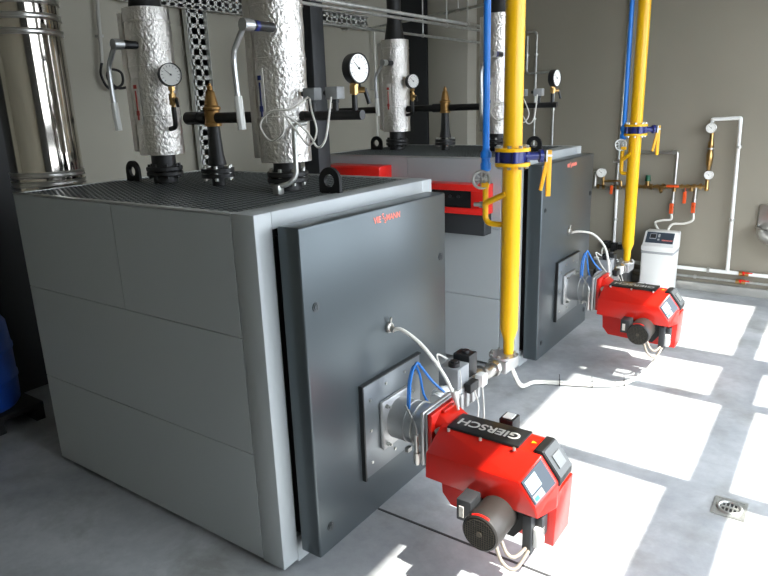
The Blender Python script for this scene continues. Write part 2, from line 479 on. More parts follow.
part('tube_clamp', MB().torus((-1.50, cx_, cz_), (1, 0, 0), 0.106, 0.005).box(-1.51, -1.49, 2.23, 2.262, 0.45, 0.47), M_zinc, bu)
part('head_flange', MB().box(-1.43, -1.405, 2.232, 2.50, 0.402, 0.675, 0.012).box(-1.404, -1.392, 2.24, 2.49, 0.41, 0.668, 0.008), M_alu, bu, 'aluminium head flange')
rh = MB(); rh.box(-1.392, -1.368, 2.242, 2.488, 0.412, 0.665, 0.006)
rh.hull([(-1.37, 2.27, 0.43), (-1.37, 2.47, 0.43), (-1.37, 2.27, 0.615), (-1.37, 2.47, 0.615), (-1.37, 2.31, 0.65), (-1.37, 2.45, 0.65), (-1.29, 2.29, 0.60), (-1.29, 2.45, 0.60), (-1.29, 2.29, 0.43), (-1.29, 2.45, 0.43)], 0.004)
rh.box(-1.372, -1.35, 2.325, 2.42, 0.645, 0.658, 0.003)
part('red_head', rh, M_red, bu, 'red cast head block')
part('head_screw', MB().cyl((-1.345, 2.285, 0.585), (-1.345, 2.255, 0.585), 0.017).cyl((-1.345, 2.262, 0.585), (-1.345, 2.246, 0.585), 0.010, n=6), M_zinc, bu)
part('ignition_tube', MB().cyl((-1.44, 2.225, 0.41), (-1.44, 2.225, 0.56), 0.011).cyl((-1.44, 2.225, 0.42), (-1.44, 2.225, 0.47), 0.016).tube([(-1.44, 2.225, 0.55), (-1.45, 2.23, 0.60), (-1.52, 2.26, 0.67)], 0.005), M_stain, bu)
hs = MB()
hs.hull([(-1.35, 2.15, .412), (-1.345, 2.15, .535), (-1.335, 2.26, .617), (-1.335, 2.42, .617), (-1.335, 2.54, .55), (-1.335, 2.54, .40),
         (-.828, 2.15, .395), (-.838, 2.15, .44), (-.91, 2.15, .535), (-.865, 2.26, .612), (-.79, 2.26, .512), (-.79, 2.26, .395),
         (-.865, 2.41, .612), (-.81, 2.41, .52), (-.81, 2.41, .395), (-.92, 2.54, .54), (-.90, 2.54, .395)], 0.004)
part('housing_cover', hs, M_red, bu, 'glossy red sheet metal cover')
tpz = 0.616
part('name_plate', MB().box(-1.30, -0.962, 2.258, 2.408, tpz, tpz + 0.012, 0.003), M_black, bu, 'black name plate on top')
Mt = Matrix.Translation((-1.132, 2.333, tpz + 0.0122)) @ Matrix.Rotation(PI, 4, 'Z')
part('brand_lettering', MB().text('GIERSCH', 0.074, Mt, extrude=0.0006, bold=0.0012), M_lettergrey, bu, 'grey capital lettering')
for xx in (-1.285, -1.13, -0.975): part('cover_screw', rod((xx, 2.246, tpz - 0.004), (xx, 2.246, tpz + 0.008), 0.007, 12), M_zinc, bu)
part('warning_triangle', MB().prism([(-.935, 2.33), (-.915, 2.34), (-.935, 2.35)], 2, 0.6165, 0.6185), M_yellow2, bu, 'small yellow warning triangle')
md = MB()
md.prism([(-.898, .60), (-.898, .628), (-.862, .628), (-.782, .525), (-.782, .495), (-.80, .49)], 1, 2.268, 2.405, 0.004)
md_o = part('cover_module', md, M_black, bu, 'black angled end module')
nrm = Vector((0.103, 0, 0.080)).normalized()
def mpt(u, y):  # along the slope of the module
    a = Vector((-.862, y, .628)); b2 = Vector((-.782, y, .525)); return a + (b2 - a) * u
part('module_face', MB().quad([mpt(0.04, 2.272), mpt(0.97, 2.272), mpt(0.97, 2.401), mpt(0.04, 2.401)], 0.004, nrm), mat('module_grey', '45484a', 0.5, spec=0.3), bu, 'grey sloping module face')
part('clear_window', MB().quad([mpt(0.30, 2.30) + nrm * .003, mpt(0.75, 2.30) + nrm * .003, mpt(0.75, 2.37) + nrm * .003, mpt(0.30, 2.37) + nrm * .003], 0.006, nrm), M_clear, bu)
# sloping control panel at the corner
A, Bq, Cq, Dq = Vector((-.91, 2.15, .535)), Vector((-.865, 2.26, .612)), Vector((-.79, 2.26, .512)), Vector((-.838, 2.15, .44))
pn = (Dq - A).cross(Bq - A).normalized()
if pn.x < 0: pn = -pn
def bl(u, v, h=0.0):  # u along top edge A->B, v down the slope
    p = (A * (1 - u) + Bq * u) * (1 - v) + (Dq * (1 - u) + Cq * u) * v
    return p + pn * h
cp = part('control_panel', MB().quad([bl(.06, .05, .001), bl(.94, .05, .001), bl(.94, .93, .001), bl(.06, .93, .001)], 0.006, pn), M_panelblue, bu, 'slate grey sloping control panel')
part('display', MB().quad([bl(.12, .14, .0065), bl(.56, .14, .0065), bl(.56, .60, .0065), bl(.12, .60, .0065)], 0.002, pn), M_screen, cp, 'pale lit display')
for (u, v) in ((.17, .2), (.34, .2), (.17, .36), (.34, .36)):
    part('display_tile', MB().quad([bl(u, v, .0085), bl(u + .13, v, .0085), bl(u + .13, v + .11, .0085), bl(u, v + .11, .0085)], 0.0006, pn), M_midgrey, cp)
part('key_field', MB().quad([bl(.1, .66, .0065), bl(.5, .66, .0065), bl(.5, .9, .0065), bl(.1, .9, .0065)], 0.0015, pn), M_midgrey, cp)
part('start_button', MB().quad([bl(.14, .74, .008), bl(.28, .74, .008), bl(.28, .86, .008), bl(.14, .86, .008)], 0.003, pn), M_green, cp, 'green start button')
fh = MB()
fh.prism([(-1.345, .44), (-1.335, .275), (-1.29, .222), (-.80, .20), (-.79, .46)], 1, 2.27, 2.45, 0.005)
part('fan_housing', fh, M_red, bu, 'red flat fan housing below the cover')
mo = MB()
mc = Vector((-1.0, 1.985, .360))
mo.lathe([(0.0, 0.004), (0.066, 0.004), (0.071, 0.0), (0.078, 0.006), (0.081, 0.02), (0.082, 0.07), (0.079, 0.072), (0.079, 0.20), (0.086, 0.205), (0.086, 0.225), (0.07, 0.23), (0.06, 0.288)], mc, (0, 1, 0), 40)
part('fan_motor', mo, M_motor, bu, 'dark grey round fan motor')
gr = MB(); gr.cyl(mc + Vector((0, 0.003, 0)), mc + Vector((0, 0.0, 0)), 0.067, n=36)
part('motor_inlet', gr, M_mesh, bu)
wi = MB()
for i in range(-6, 7):
    u = i * 0.0102; h = math.sqrt(max(0, 0.066 ** 2 - u * u))
    wi.box(mc.x + u - .0009, mc.x + u + .0009, mc.y - 0.002, mc.y, mc.z - h, mc.z + h)
    wi.box(mc.x - h, mc.x + h, mc.y - 0.002, mc.y, mc.z + u - .0009, mc.z + u + .0009)
wi.cyl(mc - Vector((0, .005, 0)), mc, 0.012)
part('fan_grille', wi, M_gold, bu, 'fine square fan grille')
ar = MB()
pts = []
for s in range(9):
    a = math.radians(62 + s * 7); pts.append((mc.x + 0.077 * math.cos(a), mc.y + 0.012, mc.z + 0.077 * math.sin(a)))
ar.tube(pts, 0.006, smooth=False)
part('rotation_arrow', ar, M_redpanel, bu, 'red rotation arrow')
part('terminal_box', MB().box(-1.145, -1.078, 2.06, 2.17, 0.33, 0.43, 0.006), M_darkgrey, bu, 'dark motor terminal box')
part('box_label', MB().box(-1.13, -1.11, 2.056, 2.0605, 0.35, 0.40), M_label, bu)
part('motor_bracket', MB().prism([(-1.15, .33), (-1.10, .40), (-.88, .40), (-.88, .33), (-.94, .25), (-1.06, .25)], 1, 2.18, 2.285), M_rubber, bu)
part('cable_connector', MB().box(-.895, -.855, 2.16, 2.22, .205, .385, 0.005).box(-.86, -.825, 2.20, 2.26, .27, .37, .004), M_darkgrey, bu, 'grey plug connector')
part('white_plug', MB().box(-.855, -.825, 2.175, 2.235, .235, .325, 0.006), M_white, bu, 'white plug')
each('motor_cable', [MB().tube([(-.965, 2.10, .295), (-.93, 2.09, .235), (-.90, 2.11, .215), (-.875, 2.17, .235)], 0.008),
    MB().tube([(-.98, 2.08, .285), (-.94, 2.07, .20), (-.89, 2.09, .175), (-.865, 2.165, .225)], 0.008)], M_browncable, bu, 'brown motor cable')
part('air_actuator', MB().box(-1.185, -1.115, 2.545, 2.63, .45, .572, 0.005), M_black, bu, 'black box on the far side of the cover')
part('actuator_cap', MB().box(-1.172, -1.128, 2.558, 2.615, .571, .577), M_white, bu)
each('blue_hose', [MB().tube([(-1.52, 2.29, .64), (-1.52, 2.31, .78), (-1.51, 2.345, .85), (-1.5, 2.375, .82), (-1.47, 2.42, .74), (-1.43, 2.46, .68)], 0.006),
    MB().tube([(-1.54, 2.31, .64), (-1.54, 2.325, .76), (-1.53, 2.355, .83), (-1.52, 2.385, .78), (-1.51, 2.40, .68), (-1.50, 2.42, .63)], 0.006)], M_bluehose, bu, 'thin blue hose looping over the air tube')
part('sealing_wire', MB().tube([(-1.345, 2.43, .655), (-1.36, 2.50, .70), (-1.40, 2.56, .76)], 0.002), M_cable, bu)
bu2 = second(bu, 'far red burner with black round motor, on the far boiler door')

# white air hose from the sight port
hz = MB().tube([(-1.645, YC, .985), (-1.60, YC + .01, .99), (-1.50, YC + .03, .92), (-1.40, YC + .05, .79), (-1.345, YC + .055, .68)], 0.009)
hz.lathe([(0.012, 0), (0.016, 0.02), (0.005, 0.09)], (-1.35, YC + .054, .72), (0.25, 0.0, -1), 14)
h1 = solo('cooling_hose', hz, M_cable, 'thin white hose from near boiler sight port down to near burner', 'hose', (-1.5, YC, .65), 'hoses from sight port to burner')
h2 = MB().tube([(-1.72, YC + 2.62, .985), (-1.66, YC + 2.64, .995), (-1.56, YC + 2.68, .97), (-1.47, YC + 2.70, .86), (-1.425, YC + 2.68, .68)], 0.009)
solo('cooling_hose', h2, M_cable, 'thin white hose arching from far boiler sight port to far burner', 'hose', (-1.57, YC + 2.62, .65), 'hoses from sight port to burner')

# ================================================================ GAS TRAINS
GX, GY = -1.51, 3.32
def gas_train(dx, dy, label):
    gt = thing('gas_valve_train', label, 'gas valve', (GX + dx, 2.9 + dy, .47), 'gas valve trains')
    def V(x, y, z): return (x + dx, y + dy, z)
    def bx(mb, x0, x1, ya, yb, z0, z1, b=0.004): return mb.box(x0 + dx, x1 + dx, ya + dy, yb + dy, z0, z1, b)
    m = MB(); m.cyl(V(GX, 2.515, .585), V(GX, 2.56, .585), 0.04); m.cyl(V(GX, 2.56, .585), V(GX, 2.595, .585), .056); m.cyl(V(GX, 2.595, .585), V(GX, 2.64, .585), 0.042)
    part('butterfly_ring', m, M_white, gt, 'white round butterfly valve ring')
    m = MB(); bx(m, -1.57, -1.45, 2.62, 2.88, .50, .61, .01); bx(m, -1.56, -1.46, 2.65, 2.71, .475, .615); bx(m, -1.56, -1.46, 2.79, 2.85, .475, .615)
    for q in range(4): bx(m, -1.451, -1.435, 2.64 + q * .06, 2.665 + q * .06, .50, .59, .002)
    part('valve_body', m, M_alu, gt, 'cast aluminium double valve body')
    m = MB(); bx(m, -1.575, -1.46, 2.65, 2.77, .605, .715, .006)
    part('coil_housing', m, M_midgrey, gt, 'grey square solenoid coil')
    m = MB(); m.cyl(V(-1.505, 2.69, .71), V(-1.505, 2.69, .735), .03); m.cyl(V(-1.505, 2.69, .735), V(-1.505, 2.69, .745), .02)
    part('coil_cap', m, M_black, gt, 'black coil cap')
    m = MB(); bx(m, -1.575, -1.475, 2.80, 2.89, .605, .735, .008); m.cyl(V(-1.52, 2.84, .73), V(-1.52, 2.84, .75), .02)
    part('connector_plug', m, M_black, gt, 'black connector plug')
    m = MB(); bx(m, -1.455, -1.415, 2.70, 2.79, .575, .625, .004)
    part('side_plug', m, M_black, gt, 'black side plug')
    m = MB(); bx(m, -1.455, -1.41, 2.82, 2.88, .565, .63, .003)
    part('pressure_monitor', m, M_white, gt)
    m = MB(); m.pipe([V(GX, 2.87, .57), V(GX, 2.97, .57), V(GX, 3.06, .53), V(GX, 3.21, .53)], 0.034, .06); m.cyl(V(GX, 2.88, .57), V(GX, 2.915, .57), .05, n=8); m.cyl(V(GX, 3.14, .53), V(GX, 3.17, .53), .048, n=8); m.cyl(V(GX, 2.98, .565), V(GX, 3.01, .552), .045, n=8)
    part('connecting_elbow', m, M_stain, gt, 'silver pipe elbow')
    m = MB(); bx(m, GX - .06, GX + .06, 3.20, 3.38, .485, .56, .012); m.lathe([(.075, 0), (.085, .004), (.085, .018), (.06, .020), (0, .020)], V(GX, 3.29, .557))
    fl_ = part('gas_filter', m, M_alu, gt, 'square cast gas filter with round lid')
    for q in range(8):
        a = q * PI / 4; part('lid_bolt', rod(V(GX + .072 * math.cos(a), 3.29 + .072 * math.sin(a), .573), V(GX + .072 * math.cos(a), 3.29 + .072 * math.sin(a), .586), .008), M_zinc, fl_)
    each('signal_cable', [MB().tube([V(-1.55, 2.70, .74), V(-1.585, 2.655, .77), V(-1.52, 2.615, .68), V(-1.45, 2.60, .60), V(-1.40, 2.585, .50), V(-1.33, 2.56, .46)], .005),
        MB().tube([V(-1.42, 2.75, .58), V(-1.37, 2.70, .52), V(-1.33, 2.60, .45), V(-1.31, 2.56, .44)], .004),
        MB().tube([V(-1.42, 2.84, .57), V(-1.36, 2.74, .50), V(-1.29, 2.60, .45), V(-1.27, 2.56, .44)], .004)], M_cable, gt, 'thin white signal cable')
    return gt
gas_train(0, 0, 'near silver gas valve train between near burner and the near yellow pipe')
gas_train(-.03, 2.63, 'far silver gas valve train between far burner and the far yellow pipe')

def gas_pipe(px, py, label, vlabel, blabel, zv=1.73, off=.158):
    gp = thing('gas_pipe', label, 'pipe', (px, py, .578), 'yellow gas pipes')
    m = MB(); m.lathe([(.028, 0), (.031, .03), (.031, .085), (.051, .15), (.051, zv - .03 - .578)], (px, py, .578), n=28)
    m.cyl((px, py, zv + .03), (px, py, ZC), .051)
    part('riser', m, M_yellow, gp)
    for z0, s in ((zv - .03, 1), (zv + .03, -1)):
        m = MB(); m.lathe([(.055, -.02 * s), (.095, -.018 * s), (.095, 0), (.03, 0)], (px, py, z0 + (.0 if s > 0 else 0)), n=32)
        f = part('flange', m, M_yellow, gp, 'round yellow flange')
        for q in range(8):
            a = q * PI / 4 + .2; x, y = px + .078 * math.cos(a), py + .078 * math.sin(a)
            part('flange_bolt', rod((x, y, z0 - .018 * s), (x, y, z0 - .032 * s), .011), M_zinc, f)
    # vent branch towards the blue pipe
    bxp = px - off
    m = MB(); m.pipe([(px - .015, py - .04, zv - .195), (bxp, py - .005, zv - .26), (bxp, py, zv - .28)], .017, .01)
    m.pipe([(bxp, py, zv - .13), (bxp, py, zv - .375), (px - .03, py, zv - .375)], .016, .05)
    part('vent_branch', m, M_yellow, gp, 'thin yellow branch loop')
    m = MB(); m.cyl((bxp - .012, py, zv - .27), (bxp - .07, py, zv - .27), .012); m.cyl((bxp - .018, py, zv - .27), (bxp - .035, py, zv - .27), .018)
    part('test_nipple', m, M_stain, gp)
    bv = thing('butterfly_valve', vlabel, 'valve', (px, py, zv - .04), 'blue butterfly valves')
    m = MB(); m.cyl((px, py, zv - .0295), (px, py, zv + .0295), .07, n=32)
    for q in range(4):
        a = q * PI / 2 + .6; m.cyl((px + .078 * math.cos(a), py + .078 * math.sin(a), zv - .0295), (px + .078 * math.cos(a), py + .078 * math.sin(a), zv + .0295), .016)
    d = Vector((.80, .60, 0)).normalized()
    P0 = Vector((px, py, zv)) + d * .06; P1 = Vector((px, py, zv)) + d * .165
    m.cyl(P0, P1, .022); m.cyl(P1 - d * .02, P1, .035)
    part('valve_body', m, M_navy, bv, 'dark blue wafer body and neck')
    m = MB(); m.cyl(P1, P1 + d * .05, .010); m.box(-.03, .03, -.03, .03, -.004, .004, M=Matrix.Translation(P1 + d * .015) @ d.to_track_quat('Z', 'Y').to_matrix().to_4x4())
    part('valve_spindle', m, M_zinc, bv)
    m = MB(); Q = P1 + d * .035
    e = Vector((-d.y, d.x, 0))
    m.hull([Q + e * a_ + d * b_ + Vector((0, 0, z_)) for a_ in (-.008, .008) for b_ in (-.013, .013) for z_ in (.03, -.22)], .002)
    m.hull([Q + e * a_ + d * b_ + Vector((0, 0, z_)) for b_, z_ in ((-.012, .028), (.012, .028), (-.05, -.185), (-.034, -.19)) for a_ in (-.008, .008)], .002)
    part('hand_lever', m, M_yellow2, bv, 'yellow two-armed hand lever')
    vp = thing('vent_pipe', blabel, 'pipe', (bxp, py, zv - .13), 'blue vent pipes')
    m = MB(); m.cyl((bxp, py, zv - .03), (bxp, py, ZC), .019, n=20)
    m.lathe([(.022, 0), (.030, .01), (.030, .04), (.024, .05), (.024, .07), (.031, .075), (.031, .10), (.019, .12)], (bxp, py, zv - .08), n=16)
    part('blue_tube', m, M_blue, vp)
    m = MB(); m.cyl((bxp, py, zv - .14), (bxp, py, zv - .07), .02, n=12); m.torus((bxp - .01, py - .035, zv - .125), (.45, -.85, .1), .046, .008); m.cyl((bxp - .004, py - .02, zv - .125), (bxp - .014, py - .042, zv - .125), .018)
    for q in range(4):
        aa = q * PI / 4; dd = Vector((math.cos(aa) * .88, math.cos(aa) * .47, math.sin(aa))) * .045; cc = Vector((bxp - .01, py - .035, zv - .125)); m.cyl(cc - dd, cc + dd, .005, n=6)
    part('shutoff_cock', m, M_galv, vp, 'round silver shut-off handwheel')
    m = MB(); m.box(bxp - .0, bxp + .045, py - .055, py - .045, zv - .165, zv - .14, .003)
    part('cock_lever', m, M_yellow2, vp, 'small yellow lever')
    return gp
gas_pipe(-1.488, 3.31, 'near thick yellow gas pipe rising between the two boilers', 'blue butterfly valve with yellow lever on the near yellow pipe', 'blue vent pipe left of the near yellow gas pipe', 1.712)
gas_pipe(-1.535, 5.95, 'far thick yellow gas pipe in front of the back wall', 'blue butterfly valve with yellow lever on the far yellow pipe', 'blue vent pipe left of the far yellow gas pipe', 1.73, .10)

# ================================================================ PIPES ON THE BOILER TOP
def foil_pipe(x, r, ztop, lev, sticker, label, z0=1.755, name_group='foil wrapped riser pipes'):
    fp = thing('insulated_pipe', label, 'pipe', (x, YC, zt), name_group)
    m = MB()
    prof = [(r * .55, z0)]
    n = 26
    for i in range(n + 1):
        z = z0 + (ztop - z0) * i / n
        rr = r * (1 + 0.012 * math.sin(i * 2.1) + random.uniform(-.008, .008))
        prof.append((rr, z))
    for zb in (z0 + .17, z0 + .45, z0 + .66):
        pass
    prof.append((r * .6, ztop))
    m.lathe(prof, (x, YC, 0), n=40)
    for zb in (z0 + .21, z0 + .47, z0 + .70):
        if zb < ztop - .05: m.lathe([(r * 1.0, -.004), (r * 1.028, -.003), (r * 1.028, .004), (r * 1.0, .006)], (x, YC, zb), n=40)
    # longitudinal lap seam
    m.box(x - r * .95, x - r * .6, YC - r * .86, YC - r * .5, z0 + .02, ztop - .02, .006)
    j = part('foil_jacket', m, M_foil, fp, 'crinkled aluminium foil insulation')
    m = MB(); m.cyl((x, YC, zt + .001), (x, YC, z0 + .03), r * .55, n=28)
    part('inlet_neck', m, M_blackpipe, fp)
    m = MB(); m.lathe([(r * .5, ztop - .02), (r * .72, ztop), (r * .5, ztop + .16), (r * .5, ZC)], (x, YC, 0), n=28)
    part('upper_pipe', m, M_blackpipe, fp, 'black upper pipe with cone')
    for za in (1.655, 1.683):
        m = MB().lathe([(r * .5, 0), (.098, 0), (.101, .004), (.101, .02), (.098, .024), (r * .5, .024)], (x, YC, za), n=32)
        f = part('base_flange', m, M_blackpipe, fp, 'black bolted flange')
    for q in range(8):
        a = q * PI / 4 + .3; c_ = (x + .083 * math.cos(a), YC + .083 * math.sin(a))
        part('flange_bolt', rod((c_[0], c_[1], 1.641), (c_[0], c_[1], 1.722), .009), M_zinc if sticker == 'blue' else M_blackpipe, f)
    if lev:
        lx, lz, ly = lev
        m = MB(); m.cyl((lx, YC - r * .9, lz), (lx, ly + .03, lz), .021); 
        part('valve_stem', m, M_black, fp, 'black valve stem')
        m = MB(); m.cyl((lx, ly + .075, lz), (lx, ly + .055, lz), .0225); part('stem_ring', m, M_navy if sticker == 'blue' else M_black, fp)
        m = MB(); m.cyl((lx, ly + .04, lz), (lx, ly - .015, lz), .026)
        m.tube([(lx, ly, lz), (lx - .05, ly, lz - .06), (lx - .085, ly, lz - .12), (lx - .085, ly, lz - .25), (lx - .08, ly, lz - .32)], .013)
        lv = part('hand_lever', m, M_alu, fp, 'bent silver hand lever')
        m = MB(); m.cyl((lx - .081, ly, lz - .29), (lx - .072, ly, lz - .435), .0185, n=8); part('grip', m, M_grip, lv, 'white plastic grip')
    # sticker on the jacket
    m = MB(); th0 = math.radians(264 if sticker == 'blue' else 272); rr = r * 1.03
    def arcstrip(mm, w0, w1, za, zb, rad):
        N = 6
        for q in range(N):
            a0 = th0 + (w0 + (w1 - w0) * q / N); a1 = th0 + (w0 + (w1 - w0) * (q + 1) / N)
            P = [Vector((x + rad * math.cos(a), YC + rad * math.sin(a), z)) for a, z in ((a0, za), (a1, za), (a1, zb), (a0, zb))]
            mm.quad(P, .003, (math.cos((a0 + a1) / 2), math.sin((a0 + a1) / 2), 0))
    zs = lev[1] - .17 if lev else 2.15
    arcstrip(m, -.19, .19, zs - .24, zs, rr)
    stk = part('sticker', m, M_label, fp, 'white flow-direction sticker')
    m = MB(); arcstrip(m, -.035, .035, zs - .17, zs - .06, rr + .003); arcstrip(m, -.09, .09, zs - .19, zs - .165, rr + .003); arcstrip(m, -.05, .05, zs - .215, zs - .19, rr + .003)
    arcstrip(m, -.09, .09, zs - .05, zs - .03, rr + .003)
    part('sticker_print', m, M_labelblue if sticker == 'blue' else M_labelred, stk)
    return fp
fpA = foil_pipe(-3.215, .122, 2.545, (-3.178, 2.352, 2.125), 'red', 'foil wrapped riser pipe with gauge at the rear of the near boiler top', 1.775)
fpB = foil_pipe(-2.25, .122, 2.98, (-2.175, 2.352, 2.085), 'blue', 'foil wrapped riser pipe at the front of the near boiler top, wide and close')
DT = D2 + Vector((-.075, 0, 0))
second(fpA, 'foil wrapped riser pipe at the rear of the far boiler top', DT)
fpC = foil_pipe(-2.25, .122, 2.66, (-2.175, 2.352, 2.085), 'blue', 'foil wrapped riser pipe on the far boiler top, half behind the near yellow pipe')
fpC.location = Vector(fpC.location) + D2 + Vector((-.05, 0, 0))

def gauge(parent_thing, c, nrm, r, ticks=True, case=M_black):
    c = Vector(c); d = Vector(nrm).normalized()
    m = MB(); m.lathe([(r * .6, -.045), (r * .97, -.042), (r, -.035), (r, .004), (r * .93, .006), (r * .93, -.001), (0, -.001)], c, d, 32)
    part('gauge_case', m, case, parent_thing, 'black round gauge case' if case == M_black else None)
    m = MB(); m.lathe([(0, -.0012), (r * .92, -.0012), (r * .92, .001), (0, .001)], c, d, 32)
    dl = part('gauge_dial', m, M_dial, parent_thing, 'white dial')
    q = d.to_track_quat('Z', 'Y').to_matrix().to_4x4()
    m = MB()
    for i in range(13):
        a = math.radians(-135 + i * 22.5 + 90)
        Mx = Matrix.Translation(c + d * .0012) @ q @ Matrix.Rotation(a, 4, 'Z') @ Matrix.Translation((r * .74, 0, 0))
        m.box(-r * .09, r * .09, -r * .016, r * .016, 0, .0006, M=Mx)
    Mx = Matrix.Translation(c + d * .002) @ q @ Matrix.Rotation(math.radians(140), 4, 'Z')
    m.box(-r * .15, r * .62, -r * .02, r * .02, 0, .0008, M=Mx); m.cyl(c + d * .001, c + d * .005, r * .08, n=12)
    part('dial_marks', m, M_black, dl)

# thermometer gauge with siphon on the rear riser
def riser_gauge(d, label):
    t_ = thing('pressure_gauge', label, 'gauge', Vector((-3.03, YC, 1.93)) + d, 'gauges on the riser pipes')
    def V(x, y, z): return Vector((x, y, z)) + d
    gauge(t_, V(-3.0, YC - .05, 2.196), (1, -.45, .05), .06)
    m = MB(); m.cyl(V(-3.012, YC - .045, 2.15), V(-3.012, YC - .045, 2.02), .011); m.cyl(V(-3.012, YC - .045, 2.135), V(-3.012, YC - .045, 2.115), .018, n=6); m.cyl(V(-3.012, YC - .045, 2.10), V(-3.012, YC - .045, 2.04), .019, n=8); m.cyl(V(-3.012, YC - .045, 2.07), V(-2.97, YC - .055, 2.07), .012)
    part('gauge_cock', m, M_brass, t_, 'brass gauge cock')
    m = MB(); m.pipe([V(-3.012, YC - .045, 2.03), V(-3.012, YC - .045, 1.925), V(-3.09, YC - .02, 1.915)], .013, .03); m.cyl(V(-2.97, YC - .055, 2.075), V(-2.955, YC - .06, 2.03), .008)
    part('siphon_pipe', m, M_blackpipe, t_)
riser_gauge(Vector((0, 0, 0)), 'round gauge with black siphon pipe on the rear foil riser of the near boiler')
riser_gauge(DT, 'small round gauge on the rear foil riser of the far boiler')

# bronze safety valve on a black stub
def safety(d, label):
    t_ = thing('safety_valve', label, 'valve', Vector((-2.76, YC, zt)) + d, 'bronze safety valves')
    def V(z): return Vector((-2.76, YC, z)) + d
    m = MB(); m.lathe([(.045, 1.925), (.045, 1.94), (.040, 1.945), (.040, 2.005), (.047, 2.01), (.047, 2.022), (.036, 2.03), (.024, 2.095), (.022, 2.10), (.014, 2.108), (.014, 2.128), (0, 2.13)], Vector((-2.76, YC, 0)) + d, n=20)
    m.box(-2.767 + d.x, -2.753 + d.x, YC - .004 + d.y, YC + .004 + d.y, 2.122, 2.14)
    part('valve_body', m, M_bronze, t_, 'bronze valve body with spring bonnet')
    m = MB(); m.lathe([(.035, zt + .001), (.035, 1.72), (.05, 1.725), (.04, 1.78), (.032, 1.93)], Vector((-2.76, YC, 0)) + d, n=20)
    part('inlet_stub', m, M_blackpipe, t_)
    for za in (1.66, 1.686):
        f = part('flange', MB().lathe([(.03, za), (.088, za), (.088, za + .022), (.03, za + .022)], Vector((-2.76, YC, 0)) + d, n=28), M_blackpipe, t_, 'black bolted flange')
    for q in range(6):
        a = q * PI / 3 + .2; k_ = Vector((.073 * math.cos(a), .073 * math.sin(a), 0))
        part('flange_bolt', rod(V(1.645) + k_, V(1.722) + k_, .010), M_zinc, f)
safety(Vector((0, 0, 0)), 'bronze safety valve on black pipe between the two near foil risers')
safety(D2 + Vector((-.03, 0, 0)), 'bronze safety valve on black pipe on the far boiler top')
m = MB(); m.cyl((-2.80, YC, 1.967), (-2.965, YC, 1.969), .03); m.cyl((-2.86, YC, 1.967), (-2.96, YC, 1.969), .034); m.cyl((-2.72, YC, 1.967), (-2.375, YC, 1.967), .027)
solo('header_pipe', m, M_blackpipe, 'short black capped pipe through the near safety valve', 'pipe', group='black header pipes')
m = MB(); m.cyl((-2.92, YC + 2.62, 1.967), (-4.899, YC + 2.62, 1.96), .029); m.cyl((-2.90, YC + 2.62, 1.967), (-2.98, YC + 2.62, 1.967), .036); m.cyl((-2.815, YC + 2.62, 1.967), (-2.45, YC + 2.62, 1.967), .027)
solo('header_pipe', m, M_blackpipe, 'long black pipe from the far safety valve to the left wall', 'pipe', group='black header pipes')

